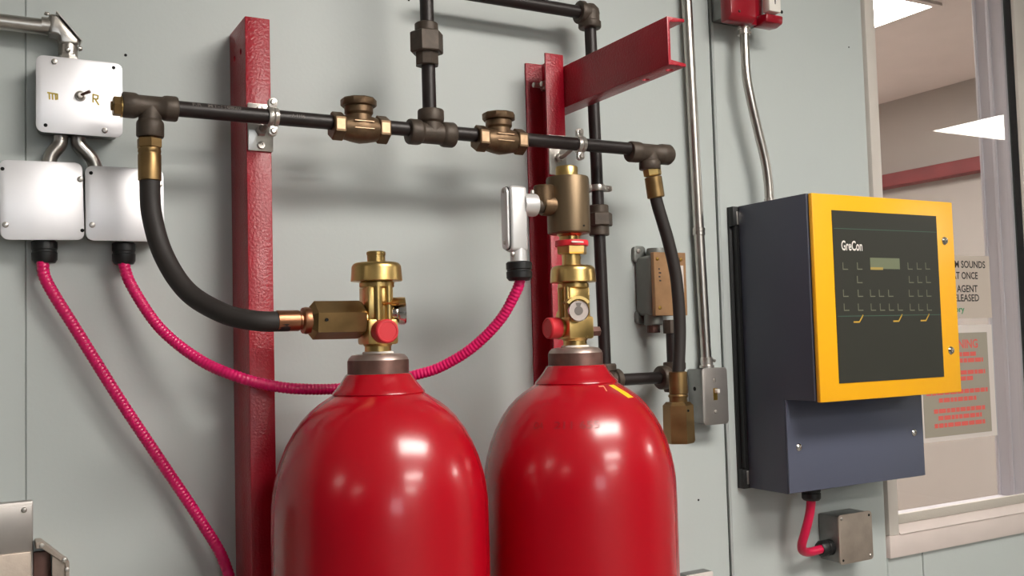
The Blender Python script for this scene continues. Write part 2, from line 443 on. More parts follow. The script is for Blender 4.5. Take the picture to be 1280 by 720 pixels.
for x0, x1, z in ((2.05, 2.20, 1.434), (2.04, 2.226, 1.4185), (2.03, 2.232, 1.389), (2.06, 2.185, 1.3740), (2.005, 2.238, 1.3430), (2.05, 2.192, 1.3245), (2.03, 2.224, 1.2990), (2.045, 2.210, 1.2820), (2.03, 2.228, 1.2640)):
    blur_line(x0, x1, z, 0.0105)

# ------------------------------------------------------------------ red posts and bracket
t = thing('steel_post', 'tall red painted steel channel post to the left of both cylinders', 'post', V(0.38, 0.05, 0), 'red steel posts')
PL = [(0.3605, 0), (0.3985, 0), (0.3985, 0.005), (0.3655, 0.0085), (0.3655, 0.0915), (0.3985, 0.095), (0.3985, 0.1), (0.3605, 0.1)]
p = obj('channel', G().prism(PL, lambda a, b: V(a, b, 0.0), lambda a, b: V(a, b, 2.0005), 0.0016, 2), M_POST, t)
cg = G()
for o in (0.031, 0.072): cg.cyl(V(0.355, o, 1.953), V(0.375, o, 1.953), 0.0052, 14)
cut(p, cg)
t = thing('steel_post', 'red painted steel channel post behind the right cylinder', 'post', V(0.925, 0.04, 0), 'red steel posts')
PR = [(0.9445, 0), (0.9060, 0), (0.9060, 0.0045), (0.9395, 0.0075), (0.9395, 0.0685), (0.9060, 0.0715), (0.9060, 0.076), (0.9445, 0.076)]
obj('channel', G().prism(PR, lambda a, b: V(a, b, 0.0), lambda a, b: V(a, b, 2.0175), 0.0012, 2), M_POST, t)
t = thing('support_bracket', 'red steel channel bracket sticking out into the room from the right post', 'bracket', V(0.9455, 0.0, 1.92))
def brk(a, b, o): return V(a, o, b)
BP = [(0.9450, 1.9205), (0.9800, 1.9205), (0.9800, 1.9255), (0.9505, 1.9290), (0.9505, 1.9885), (0.9800, 1.9920), (0.9800, 1.9970), (0.9450, 1.9970)]
p = obj('channel', G().prism(BP, lambda a, b: V(a, 0.008, b), lambda a, b: V(a, 0.377, b), 0.0010, 2), M_POST, t)
cg = G()
for o in (0.29, 0.352): cg.cyl(V(0.967, o, 1.91), V(0.967, o, 1.94), 0.0068, 14)
cut(p, cg)
for o, z in ((0.022, 1.972), (0.050, 1.967)):
    b = obj('bolt', G().cyl(V(0.9105, o, z), V(0.9390, o, z), 0.0050, 12, 0.001), M_ZINC, t)
    obj('nut', G().hexa(V(0.9300, o, z), V(0.9390, o, z), 0.0105), M_ZINC, b)

# ------------------------------------------------------------------ pipe clamps
PO, PZ, PRAD = 0.145, 1.838, 0.0113
def plate_clamp(x, x0, x1, o, label):
    t = thing('pipe_clamp', label, 'pipe clamp', V(x, o, PZ), 'plate mounted pipe clamps')
    obj('mounting_plate', G().plate(x0, x1, 1.7945, 1.8670, o, o+0.004, 0.002, 0.0006), M_ZINC, t)
    xm = (x0+x1)/2
    for z in (1.8030, 1.8585):
        b = obj('bolt', G().lathe([(0.0058, 0), (0.0058, 0.004), (0.005, 0.0052), (0.0028, 0.0052), (0.0026, 0.003), (0, 0.003)], V(xm, o+0.004, z), 'o', 14), M_ZINC, t)
    obj('standoff_nut', G().hexa(V(xm, o+0.004, PZ-0.013), V(xm, o+0.013, PZ-0.013), 0.0088), M_ZINC, t)
    obj('standoff', G().tube(smooth_path([V(xm, o+0.010, PZ-0.013), V(xm+0.001, o+0.022, PZ-0.012), V(x, PO-0.024, PZ-0.003), V(x, PO-0.013, PZ)], 0.004), 0.0036, 10), M_SHOULDER, t)
    prof = [(PRAD+0.0002, -0.0075), (PRAD+0.0028, -0.0075), (PRAD+0.0036, -0.0045), (PRAD+0.0036, -0.002), (PRAD+0.0020, 0), (PRAD+0.0036, 0.002), (PRAD+0.0036, 0.0045), (PRAD+0.0028, 0.0075), (PRAD+0.0002, 0.0075)]
    rg = obj('ring', G().lathe(prof, V(x, PO, PZ), 'x', 32), M_ZINC, t)
    for sg in (1, -1):
        zc = PZ+sg*0.0215
        g = G()
        for oo in (PO-0.0042, PO+0.0012):
            g.plate(x-0.0065, x+0.0065, min(zc-sg*0.0085, zc+sg*0.0065), max(zc-sg*0.0085, zc+sg*0.0065), oo, oo+0.003, 0.005, 0.0005)
        ear = obj('ear', g, M_ZINC, t)
        obj('screw', G().lathe([(0.0045, 0), (0.0045, 0.0015), (0.003, 0.003), (0, 0.0032)], V(x, PO+0.0042, zc), 'o', 12), M_ZINC, t)
plate_clamp(0.388, 0.3622, 0.4000, 0.1, 'galvanised pipe clamp on a plate holding the pipe to the left red post')
plate_clamp(0.929, 0.9068, 0.9425, 0.076, 'galvanised pipe clamp on a plate holding the pipe to the right red post')

# ------------------------------------------------------------------ discharge manifold
t = thing('pipe_manifold', 'black horizontal pipe manifold with bronze check valves across both red posts', 'pipe', V(0.64, PO, PZ))
def pipe(parent, p0, p1, r=PRAD, m=None, name='pipe'):
    return obj(name, G().cyl(p0, p1, r, 24), m or M_PIPE, parent)
pipe(t, V(0.24, PO, PZ), V(0.486, PO, PZ)); pipe(t, V(0.56, PO, PZ), V(0.62, PO, PZ))
pipe(t, V(0.67, PO, PZ), V(0.73, PO, PZ)); pipe(t, V(0.81, PO, PZ), V(1.04, PO, PZ))
pipe(t, V(0.6425, PO, 1.86), V(0.6400, PO, 2.42))
def collar_prof(r, L, rm):          # fitting arm: thick banded end tapering to the body
    return [(r*0.80, 0), (r*0.94, 0.0008), (r, 0.003), (r, L*0.42), (r*0.97, L*0.5), (rm, L*0.58), (rm, L)]
def tee(parent, cpt, run, branch, Lr, Lb, r, rm, name='tee_fitting', m=None):
    a = AX[run]; b = AX[branch]; g = G()
    g.lathe(collar_prof(r, Lr, rm), cpt+a*Lr, -a, 24); g.lathe(collar_prof(r, Lr, rm), cpt-a*Lr, a, 24)
    g.lathe(collar_prof(r*1.04, Lb, rm), cpt+b*Lb, -b, 24)
    return obj(name, g, m or M_IRON, parent)
tl = tee(t, V(0.2165, PO, 1.8370), 'x', '-z', 0.037, 0.0435, 0.0178, 0.0155)
g = G().hexa(V(0.1685, PO, 1.834), V(0.180, PO, 1.834), 0.0138, 0.001).cyl(V(0.1655, PO, 1.834), V(0.169, PO, 1.834), 0.0065, 4)
obj('plug', g, M_DULLBRASS, tl, 'brass plug'); 
g = G().cyl(V(0.1785, PO, 1.834), V(0.1800, PO, 1.834), 0.0148, 20); obj('plug_thread', g, M_BRASS, tl)
tee(t, V(0.6445, PO, 1.8345), 'x', 'z', 0.0405, 0.0385, 0.0205, 0.0172)
tr = tee(t, V(1.0800, PO, 1.8330), 'x', '-z', 0.0460, 0.0310, 0.0190, 0.0168)
obj('plug', G().lathe([(0.0150, 0), (0.0145, 0.004), (0.011, 0.007), (0, 0.008)], V(1.1255, PO, 1.8330), 'x', 20), M_IRON, tr)
def check_valve(x):
    g = G()
    g.lathe([(0.0165, -0.036), (0.0185, -0.026), (0.0215, -0.012), (0.0232, 0), (0.0215, 0.012), (0.0185, 0.026), (0.0165, 0.036)], V(x, PO, PZ-0.006), 'x', 28)
    g.lathe([(0.021, 0), (0.0200, 0.012), (0.0196, 0.018), (0.0222, 0.022), (0.0222, 0.031), (0.0200, 0.033)], V(x-0.001, PO, PZ-0.004), 'z', 28)
    v = obj('check_valve', g, M_BRONZE, t)
    for s0 in (-1, 1):
        a, b = x+s0*0.0270, x+s0*0.0455
        h = obj('hex_end', G().hexa(V(min(a, b), PO, PZ-0.005), V(max(a, b), PO, PZ-0.005), 0.0222, 0.0018, twist=PI/6), M_BRONZE, v)
        xc = (a+b)/2
        obj('pale_flat', G().box(xc-0.0070, xc+0.0070, PO+0.0186, PO+0.0195, PZ-0.0135, PZ+0.0035, 0.0006, 1), M_BRONZELIGHT, v, 'pale bronze flat')  # paler strip on the front flat of each hex end
    obj('bonnet_cap', G().lathe([(0.0215, 0), (0.0270, 0.0015), (0.0278, 0.003), (0.0278, 0.011), (0.0262, 0.013), (0, 0.0136)], V(x-0.001, PO, PZ+0.0270), 'z', 10), M_BRONZE, v)
    g = G()
    g.box(x-0.0155, x+0.0155, PO+0.0205, PO+0.0236, PZ+0.0010, PZ+0.0022); g.box(x-0.0155, x+0.0155, PO+0.0205, PO+0.0236, PZ-0.0100, PZ-0.0088)
    obj('cast_band', g, M_BRONZELIGHT, v)
check_valve(0.5235); check_valve(0.7695)
ux = 0.6402
g = G().cyl(V(ux, PO, 1.9440), V(ux, PO, 1.9660), 0.0192, 8, 0.001).hexa(V(ux, PO, 1.9640), V(ux, PO, 1.9985), 0.0272, 0.002, twist=0.35).cyl(V(ux, PO, 1.9975), V(ux, PO, 2.0130), 0.0190, 24, 0.0015)
obj('union', g, M_IRON, t)
# white print on the pipe
def pipe_print(text, x0, x1, ang, h, parent):
    vs, fs = glyphs(text); a0 = min(v.x for v in vs); a1 = max(v.x for v in vs); g = G(); r = PRAD+0.0003
    g.add([V(x0+(v.x-a0)/(a1-a0)*(x1-x0), PO+r*math.cos(ang+v.y*h/r), PZ+r*math.sin(ang+v.y*h/r)) for v in vs], fs)
    obj('lettering', g, M_PIPEPRINT, parent, 'pale printed lettering', flat=True)
pipe_print('F.R   MT-110820', 0.272, 0.340, 0.35, 0.0085, t)
pipe_print('A-1106', 0.414, 0.434, 0.05, 0.0070, t)

# ------------------------------------------------------------------ hoses
HR = 0.0137
t = thing('hose', 'thick black rubber hose curving from the pipe tee to the left cylinder valve', 'hose', V(0.2157, PO, 1.79), 'black hoses')
pts = [V(0.2153, PO, 1.7600), V(0.2155, PO, 1.7312), V(0.2173, 0.150, 1.6839), V(0.2302, 0.165, 1.6275), V(0.2558, 0.195, 1.5765), V(0.2943, 0.235, 1.5454), V(0.3303, 0.260, 1.5345), V(0.3600, 0.265, 1.5330), V(0.372, 0.265, 1.5330)]
obj('rubber_hose', G().tube(smooth_path(pts, 0.006), HR, 18), M_RUBBER, t)
x = 0.2155
obj('coupling_nut', G().cyl(V(x, PO, 1.7870), V(x, PO, 1.8000), 0.0105, 16).hexa(V(x, PO, 1.7780), V(x, PO, 1.7935), 0.0172, 0.002), M_DULLBRASS, t)
obj('ferrule', G().lathe([(0.0135, 0), (0.0155, 0.001), (0.0155, 0.036), (0.0148, 0.0375), (0.0148, 0.0395), (0.0155, 0.041), (0.0150, 0.0455), (0.012, 0.047)], V(x, PO, 1.7330), 'z', 24), M_DULLBRASS, t)
z = 1.5338; o = 0.265
obj('ferrule', G().lathe([(0.0125, 0), (0.0142, 0.001), (0.0142, 0.030), (0.0130, 0.0315), (0.0130, 0.034), (0.0175, 0.036), (0.0185, 0.040), (0.0175, 0.050)], V(0.3560, o, z), 'x', 24), M_COPPER, t)
n0 = obj('swivel_nut', G().lathe([(0.0195, 0), (0.0265, 0.006), (0.0268, 0.070), (0.0240, 0.0755)], V(0.4010, o, z), 'x', 6, twist=PI/6+0.16), M_DULLBRASS, t)
obj('pin_hole', G().cyl(V(0.4180, o+0.0225, z), V(0.4180, o+0.0252, z), 0.0022, 10), M_HOLE, n0)
t = thing('hose', 'black rubber hose hanging loose from the right end of the pipe', 'hose', V(1.085, PO, 1.80), 'black hoses')
pts = [(1.0870, 1.7900), (1.0915, 1.7510), (1.1035, 1.7120), (1.1157, 1.6750), (1.1275, 1.6280), (1.1335, 1.5860), (1.1357, 1.5133), (1.1300, 1.4450), (1.1275, 1.4250)]
obj('rubber_hose', G().tube(smooth_path([V(a, PO, b) for a, b in pts], 0.006), 0.0114, 18), M_RUBBER, t)
p0, p1 = V(1.0845, PO, 1.8030), V(1.0925, PO, 1.7480)
d = (p1-p0).normalized()
obj('coupling_nut', G().hexa(p0-d*0.006, p0+d*0.012, 0.0165, 0.002), M_BRASS, t)
obj('ferrule', G().lathe([(0.0125, 0), (0.0160, 0.001), (0.0160, 0.037), (0.0142, 0.039)], p0+d*0.013, d, 24), M_DULLBRASS, t)
x = 1.1262
obj('ferrule', G().lathe([(0.0140, 0), (0.0168, 0.001), (0.0172, 0.040), (0.0150, 0.042)], V(x+0.0012, PO, 1.4340), '-z', 24), M_DULLBRASS, t)
obj('collar', G().lathe([(0.0165, 0), (0.0185, 0.003), (0.0165, 0.007), (0.0165, 0.015)], V(x, PO, 1.3930), '-z', 24), M_DULLBRASS, t)
n0 = obj('swivel_nut', G().lathe([(0.0215, 0), (0.0275, 0.006), (0.0285, 0.070), (0.0260, 0.0745), (0.016, 0.0745), (0.016, 0.060)], V(x-0.0012, PO, 1.3790), '-z', 6, twist=0.15), M_DULLBRASS, t)
obj('pin_hole', G().cyl(V(x+0.001, PO+0.0235, 1.364), V(x+0.001, PO+0.0262, 1.364), 0.0022, 10), M_HOLE, n0)

# ------------------------------------------------------------------ cylinders
CO = 0.265
XL, XR = 0.4997, 0.8290
cylm = thing('gas_cylinder', 'left red gas cylinder with red capped brass valve tied to the black hose', 'gas cylinder', V(XL, CO, 0), 'red gas cylinders')
DOME = [(1.2500, 0.1500), (1.2830, 0.1492), (1.3000, 0.1472), (1.3180, 0.1438), (1.3400, 0.1375), (1.3610, 0.1290), (1.3800, 0.1185), (1.3960, 0.1070), (1.4080, 0.0955), (1.4170, 0.0840), (1.4240, 0.0730), (1.4280, 0.0665)]
def dome_r(z):
    for (z0, r0), (z1, r1) in zip(DOME, DOME[1:]):
        if z0 <= z <= z1: return r0+(r1-r0)*(z-z0)/(z1-z0)
    return 0.15 if z < 1.25 else 0.0640
base = V(XL, CO, 0)
prof = [(0.10, 0.004), (0.140, 0.004), (0.1485, 0.014), (0.15, 0.03), (0.15, 0.6)] + [(r, z) for z, r in DOME] + [(0.0640, 1.4296), (0.0648, 1.4312), (0.0640, 1.4330), (0.0590, 1.4385), (0.0535, 1.4450), (0.0490, 1.4520), (0.0462, 1.4565), (0.0445, 1.4580)]
body = obj('body', G().lathe(prof, base, 'z', 72), M_RED, cylm, sharp=50)
obj('neck_ring', G().lathe([(0.0435, 1.4560), (0.0437, 1.4575), (0.0430, 1.4595), (0.0430, 1.4755), (0.0425, 1.4770)], base, 'z', 40), M_NECK, cylm)
obj('neck_shoulder', G().lathe([(0.0424, 1.4768), (0.0412, 1.4800), (0.0370, 1.4842), (0.0300, 1.4855), (0.02, 1.4858)], base, 'z', 40), M_SHOULDER, cylm, 'worn silvery shoulder')
obj('neck_lip', G().lathe([(0.0432, 1.4545), (0.0450, 1.4552), (0.0450, 1.4572), (0.0434, 1.4582)], base, 'z', 40), M_SHOULDER, cylm)
obj('seal_ring', G().lathe([(0.0215, 1.4855), (0.0220, 1.4865), (0.0215, 1.4885), (0.018, 1.489)], base, 'z', 28), M_WHITE, cylm)
# valve, built facing as on the left cylinder
g = G()
g.lathe([(0.0185, 1.4865), (0.0185, 1.4960), (0.0200, 1.4975), (0.0215, 1.5000), (0.0215, 1.5080)], base, 'z', 28)
def vb(x0, x1, o0, o1, z0, z1, bev=0.003): g.box(XL+x0, XL+x1, CO+o0, CO+o1, z0, z1, bev)
vb(-0.0225, 0.0225, -0.0225, 0.0235, 1.4985, 1.5340, 0.004)
vb(-0.0205, 0.0185, -0.0200, 0.0190, 1.5300, 1.5820, 0.005)
g.cyl(V(XL-0.006, CO+0.018, 1.530), V(XL-0.006, CO+0.018, 1.580), 0.0065, 12); g.cyl(V(XL+0.010, CO+0.018, 1.530), V(XL+0.010, CO+0.018, 1.580), 0.0055, 12)
g.lathe([(0.0215, 0), (0.0246, 0.002), (0.0246, 0.0080), (0.0225, 0.0095), (0.0225, 0.012)], V(XL, CO, 1.5775), 'z', 32)
valve = obj('valve', g, M_BRASS, cylm)
obj('collar', G().lathe([(0.024, 0), (0.0360, 0.0002), (0.0364, 0.0008), (0.0350, 0.0185), (0.0345, 0.0215), (0.0325, 0.0245), (0.0295, 0.0262), (0.014, 0.0272)], V(XL, CO, 1.5875), 'z', 40), M_BRASS, valve)
obj('spindle', G().lathe([(0.0128, 0), (0.0128, 0.010), (0.0136, 0.0108), (0.0136, 0.0140), (0.0120, 0.0155), (0, 0.0157)], V(XL, CO, 1.6145), 'z', 24), M_BRASS, valve)
obj('outlet_stub', G().cyl(V(XL-0.0295, CO, 1.5335), V(XL-0.019, CO, 1.5335), 0.0165, 24, 0.001), M_BRASS, valve)
obj('cap_boss', G().cyl(V(XL-0.004, CO+0.020, 1.5165), V(XL-0.004, CO+0.032, 1.5165), 0.0150, 24), M_BRASS, valve)
obj('outlet_cap', G().lathe([(0.0160, 0), (0.0166, 0.001), (0.0166, 0.0185), (0.0150, 0.0205), (0.013, 0.0207), (0.0125, 0.0200), (0, 0.0200)], V(XL-0.004, CO+0.0275, 1.5165), 'o', 28), M_CAP, valve, 'red plastic cap')
obj('rear_screw', G().hexa(V(XL, CO-0.046, 1.510), V(XL, CO-0.022, 1.510), 0.0085), M_NECK, valve)
ga = Vector((math.cos(0.32), -math.sin(0.32), 0)); gc = V(XL+0.0175, CO+0.0085, 1.5420)
obj('gauge', G().lathe([(0.010, 0), (0.0125, 0.001), (0.0105, 0.002), (0.0130, 0.0035), (0.0110, 0.0047), (0.0135, 0.006), (0.0120, 0.0072), (0.0160, 0.0100), (0.0168, 0.0150), (0.0168, 0.0185), (0.0155, 0.0205), (0.0148, 0.0190)], gc, ga, 28), M_CHROME, valve, 'chrome rimmed gauge')
gf = gc + ga*0.0192; gu = Vector((0, 0, 1)); gv = ga.cross(gu)
g = G().cyl(gf-ga*0.001, gf, 0.0149, 28); obj('gauge_face', g, M_GAUGE, valve)
g = G()
g.cyl(gf, gf+ga*0.0006, 0.0068, 20)
k0 = [gf+ga*0.0005+gv*(0.0125*math.sin(a))+gu*(0.0125*math.cos(a)) for a in (-0.38, -0.12, 0.12, 0.38)]
g.add([gf+ga*0.0005]+k0, [(0, 1, 2, 3, 4)])
obj('gauge_dial', g, M_GAUGEGREY, valve, 'grey dial mark')
# hood over the gauge
hv = []; n = 12
for L0 in (-0.012, 0.0195):
    for rr in (0.0180, 0.0225):
        hv.append([gc+ga*L0+gv*(rr*math.sin(a))+gu*(rr*math.cos(a)) for a in [(-0.95+1.9*k/n) for k in range(n+1)]])
g = G(); rg = [g.ring(h) for h in hv]
for k in range(n):
    g.face([rg[1][k], rg[3][k], rg[3][k+1], rg[1][k+1]]); g.face([rg[0][k], rg[0][k+1], rg[2][k+1], rg[2][k]])
    g.face([rg[2][k], rg[2][k+1], rg[3][k+1], rg[3][k]]); g.face([rg[0][k], rg[1][k], rg[1][k+1], rg[0][k+1]])
for k in (0, n): g.face([rg[0][k], rg[2][k], rg[3][k], rg[1][k]])
obj('gauge_hood', g, M_BRASS, valve)
# the right cylinder: the same thing turned a quarter
cylr = copy_tree(cylm)
cylr.location = V(XR, CO, 0); cylr.rotation_euler = (0, 0, -PI/2)
cylr['label'] = 'right red gas cylinder with yellow paint mark and a bronze actuator on its valve'
ORG[cylr.name] = Vector((0, 0, 0))
def on_dome(th, z, lift=0.0006):
    r = dome_r(z)+lift
    th = math.radians(th)
    # cylinder-local position, undoing its quarter turn
    p = Vector((r*math.sin(th), -r*math.cos(th), z))
    return Matrix.Rotation(PI/2, 3, 'Z') @ p
def dome_patch(quad, nu=8, nv=6):
    g = G(); vs = []; (a, b, c2, d) = quad
    for i in range(nu+1):
        for j in range(nv+1):
            u, v = i/nu, j/nv
            th = (a[0]*(1-u)+b[0]*u)*(1-v)+(d[0]*(1-u)+c2[0]*u)*v
            z = (a[1]*(1-u)+b[1]*u)*(1-v)+(d[1]*(1-u)+c2[1]*u)*v
            vs.append(on_dome(th, z))
    fs = [(i*(nv+1)+j, (i+1)*(nv+1)+j, (i+1)*(nv+1)+j+1, i*(nv+1)+j+1) for i in range(nu) for j in range(nv)]
    return g.add(vs, fs)
obj('paint_mark', dome_patch([(13, 1.4275), (24, 1.4275), (31, 1.4080), (21, 1.4080)]), M_PAINTYEL, cylr, 'yellow paint mark', sharp=60)
g = dome_patch([(-4.0, 1.4275), (4.2, 1.4275), (4.2, 1.4258), (-4.0, 1.4258)]); g2 = dome_patch([(2.5, 1.4270), (4.4, 1.4270), (2.0, 1.4195), (0.4, 1.4195)])
obj('paint_mark', g, M_PAINTPINK, cylr, 'pale handwritten 7', sharp=60); obj('paint_mark', g2, M_PAINTPINK, cylr, 'pale handwritten 7', sharp=60)
def dome_text(text, th0, th1, z0, z1):
    vs, fs = glyphs(text); a0 = min(v.x for v in vs); a1 = max(v.x for v in vs); g = G()
    return g.add([on_dome(th0+(v.x-a0)/(a1-a0)*(th1-th0), z0+v.y/0.69*(z1-z0), 0.0004) for v in vs], fs)
obj('stamped_number', dome_text('DA', -64.0, -56.5, 1.3700, 1.3790), M_STAMP, cylr, 'stamped characters', flat=True)
obj('stamped_number', dome_text('211 655', -49.0, -17.5, 1.3700, 1.3800), M_STAMP, cylr, 'stamped characters', flat=True)

# ------------------------------------------------------------------ actuator on the right valve and its conduit body
AXX = 0.8242
t = thing('valve_actuator', 'cylindrical bronze actuator with red tag standing on the right cylinder valve', 'actuator', V(AXX, CO, 1.615))
ab = V(AXX, CO, 0)
obj('stem', G().lathe([(0.0142, 1.6120), (0.0142, 1.6340)], V(AXX+0.002, CO, 0), 'z', 20), M_BRASS, t)
obj('stem_nut', G().hexa(V(AXX+0.0045, CO, 1.6320), V(AXX+0.0045, CO, 1.6460), 0.0245, 0.002, twist=0.3), M_BRASS, t)
obj('tag_ring', G().lathe([(0.0200, 0), (0.0262, 0.001), (0.0268, 0.005), (0.0260, 0.0095), (0.0200, 0.0105)], V(AXX+0.004, CO, 1.6440), 'z', 28), M_CAPDARK, t, 'red tag ring')
obj('tag_print', G().box(AXX-0.012, AXX+0.0090, CO+0.0240, CO+0.0272, 1.6480, 1.6502, 0.0003, 1), M_WHITE, t)
obj('neck', G().lathe([(0.0165, 1.6480), (0.0168, 1.6600), (0.0215, 1.6650)], V(AXX+0.001, CO, 0), 'z', 28), M_BRASS, t)
obj('housing', G().lathe([(0.020, 1.6640), (0.0320, 1.6645), (0.0338, 1.6665), (0.0338, 1.7510), (0.0325, 1.7540), (0.018, 1.7555)], ab, 'z', 44), M_BODY, t)
obj('top_plug', G().lathe([(0.0178, 1.7540), (0.0178, 1.7690), (0.0165, 1.7712), (0.0110, 1.7715), (0.0105, 1.7690), (0, 1.7690)], V(AXX-0.001, CO, 0), 'z', 28), M_BRASS, t)
obj('housing_pin', G().cyl(V(AXX+0.006, CO+0.0325, 1.6740), V(AXX+0.006, CO+0.0345, 1.6740), 0.0016, 8), M_HOLE, t)
g = G()
g.lathe([(0.0150, 0), (0.0165, 0.003), (0.0165, 0.030)], V(0.7745, CO, 1.7080), 'x', 24)
g.lathe([(0.0150, 0), (0.0165, 0.002), (0.0160, 0.014), (0.0145, 0.034)], V(0.7800, CO, 1.7390), '-z', 20)
g.box(0.7665, 0.7760, CO-0.006, CO+0.010, 1.7240, 1.7375, 0.003)
obj('side_elbow', g, M_BRONZE, t)
obj('nipple', G().cyl(V(0.7600, CO, 1.7070), V(0.7760, CO, 1.7070), 0.0120, 20), M_IRON, t)

t = thing('conduit_elbow', 'silver cast conduit body with black gland beside the bronze actuator', 'conduit fitting', V(0.729, CO, 1.59))
g = G()
g.box(0.7130, 0.7435, CO-0.0125, CO+0.0125, 1.6340, 1.7345, 0.006, 3)
g.lathe([(0.0128, 0), (0.0128, 0.014), (0.0120, 0.030)], V(0.7310, CO, 1.6160), 'z', 24)
g.lathe([(0.0172, 0), (0.0178, 0.003), (0.0172, 0.0230)], V(0.7625, CO, 1.7070), '-x', 24)
obj('body', g, M_CASTALU, t)
cv = obj('cover', G().prism(rrect(CO-0.0110, CO+0.0110, 1.6370, 1.7330, 0.010), lambda a, b: V(0.7128, a, b), lambda a, b: V(0.7085, a, b), 0.0012), M_CASTALU, t)
obj('gasket', G().prism(rrect(CO-0.0117, CO+0.0117, 1.6362, 1.7338, 0.010), lambda a, b: V(0.7134, a, b), lambda a, b: V(0.7122, a, b)), M_BLACK, t)
screw(t, 0.7085, CO, 1.7270, 0.0035, M_ZINC, 0.002, axis='-x'); screw(t, 0.7085, CO, 1.6480, 0.0035, M_ZINC, 0.002, axis='-x')
screw(t, 0.7560, CO+0.004, 1.7240, 0.0032, M_ZINC, 0.006, axis='z'); screw(t, 0.7150, CO+0.012, 1.6290, 0.0038, M_ZINC, 0.005, axis='o')
def gland(parent, p, r=0.019, h=0.030, axis='-z', m=None):
    return obj('cable_gland', G().lathe([(r*0.9, 0), (r, 0.002), (r, h*0.38), (r*0.94, h*0.42), (r*0.94, h*0.5), (r*1.0, h*0.54), (r*0.98, h*0.85), (r*0.80, h), (r*0.5, h)], p, axis, 12), m or M_BLACK, parent)
gland(t, V(0.7315, CO, 1.6190), 0.0200, 0.0290)
t.rotation_euler = (0, 0, -0.06)

# ------------------------------------------------------------------ pink flexible conduits
def ribbed(name, pts, r, label, pitch=0.0056, n=12):
    path = smooth_path(pts, pitch/4)
    g = G().tube(path, r, n, lambda i: r if i % 4 < 2 else r*0.925)
    return solo(name, g, M_PINK, label, 'cable', pts[0])
c2p = [(0.1963, .030, 1.640), (0.1963, .030, 1.627), (0.2065, .035, 1.5937), (0.2429, .05, 1.5315), (0.2936, .08, 1.4829), (0.343, .115, 1.4558), (0.3939, .122, 1.4408), (0.4350, .128, 1.4350), (0.4896, .130, 1.4329), (0.5505, .14, 1.4364), (0.5956, .16, 1.4484), (0.6342, .18, 1.4607), (0.6754, .21, 1.4891), (0.7096, .24, 1.5309), (0.7279, .26, 1.5729), (0.7325, .265, 1.591), (0.7318, .265, 1.604)]
ribbed('flexible_conduit', [V(*p) for p in c2p], 0.0086, 'ribbed pink conduit looping behind the left cylinder up to the silver conduit body')
c1p = [(0.0885, .03, 1.640), (0.0885, .03, 1.6255), (0.0951, .03, 1.5971), (0.1366, .03, 1.5224), (0.1898, .03, 1.428), (0.2447, .03, 1.3366), (0.3012, .032, 1.2423), (0.3350, .040, 1.175), (0.3460, .050, 1.10), (0.3480, .055, 0.9)]
ribbed('flexible_conduit', [V(*p) for p in c1p], 0.0086, 'ribbed pink conduit slanting down to the foot of the left red post')

# ------------------------------------------------------------------ three white metal boxes at the left
def box_label(i): return ('square aluminium switch box with yellow letters m and R, topmost of the three', 'square aluminium box with blank cover at the left edge', 'square aluminium box with blank cover behind the black hose')[i]
def junction(i, x0, x1, z0, z1, tilt, holes, screws, depth=0.047):
    t = thing('junction_box', box_label(i), 'junction box', V((x0+x1)/2, 0, (z0+z1)/2), 'aluminium boxes on the left')
    obj('box_body', G().box(x0+0.004, x1-0.004, 0.0005, depth-0.002, z0+0.004, z1-0.004, 0.006), M_BOXSTEEL, t)
    obj('cover_plate', G().plate(x0, x1, z0, z1, depth-0.002, depth, 0.010, 0.0005), M_PLATE, t)
    for x, z in holes: obj('screw_slot', G().cyl(V(x, depth, z), V(x, depth+0.0004, z), 0.0026, 12), M_HOLE, t)
    for x, z in screws: screw(t, x, depth, z, 0.0042, M_ZINC, 0.003)
    t.rotation_euler = (0, tilt, 0)
    return t
d0 = 0.047
kx = 1.0087     # the measured points shift slightly from 60 mm to 47 mm off the wall
def P(x, z): return (x*kx, 1.5+(z-1.5)*kx)
tb = junction(0, 0.0790, 0.1935, 1.8110, 1.9215, 0.0, [P(0.1799, 1.9105), P(0.0905, 1.8185)], [P(0.1019, 1.9103), P(0.1676, 1.8174)])
sw = obj('toggle_switch', G().lathe([(0.0075, 0), (0.0075, 0.002), (0.0055, 0.0025), (0.0050, 0.007), (0.0035, 0.008)], V(0.1365, d0, 1.8675), 'o', 16), M_ZINC, tb)
obj('toggle_lever', G().lathe([(0.0018, 0), (0.0026, 0.016), (0, 0.017)], V(0.1365, d0+0.006, 1.8675), Vector((0.75, -0.75, 0.25)), 10), M_NECK, sw)
g = G()
def stroke(g, x0, z0, x1, z1, wd, o):
    a = Vector((x1-x0, z1-z0)); n = Vector((-a.y, a.x)).normalized()*wd/2
    g.add([V(x0+n.x, o, z0+n.y), V(x0-n.x, o, z0-n.y), V(x1-n.x, o, z1-n.y), V(x1+n.x, o, z1+n.y)], [(0, 1, 2, 3)])
xm, zm, oo = 0.0935, 1.8630, d0+0.0004
stroke(g, xm, zm+0.0052, xm+0.0135, zm+0.0040, 0.0024, oo)
for k in (0.0020, 0.0060, 0.0100): stroke(g, xm+k+0.0005, zm+0.0045, xm+k+0.001, zm-0.0045, 0.0020, oo)
stroke(g, xm+0.0130, zm+0.0045, xm+0.0130, zm-0.0038, 0.0020, oo)
obj('letter_m', g, M_MARKER, tb, 'yellow hand-marked letter m', flat=True)
g = G(); xm = 0.1535; zm = 1.8655
stroke(g, xm, zm+0.007, xm, zm-0.006, 0.0022, oo); stroke(g, xm, zm+0.0062, xm+0.0070, zm+0.0048, 0.0022, oo)
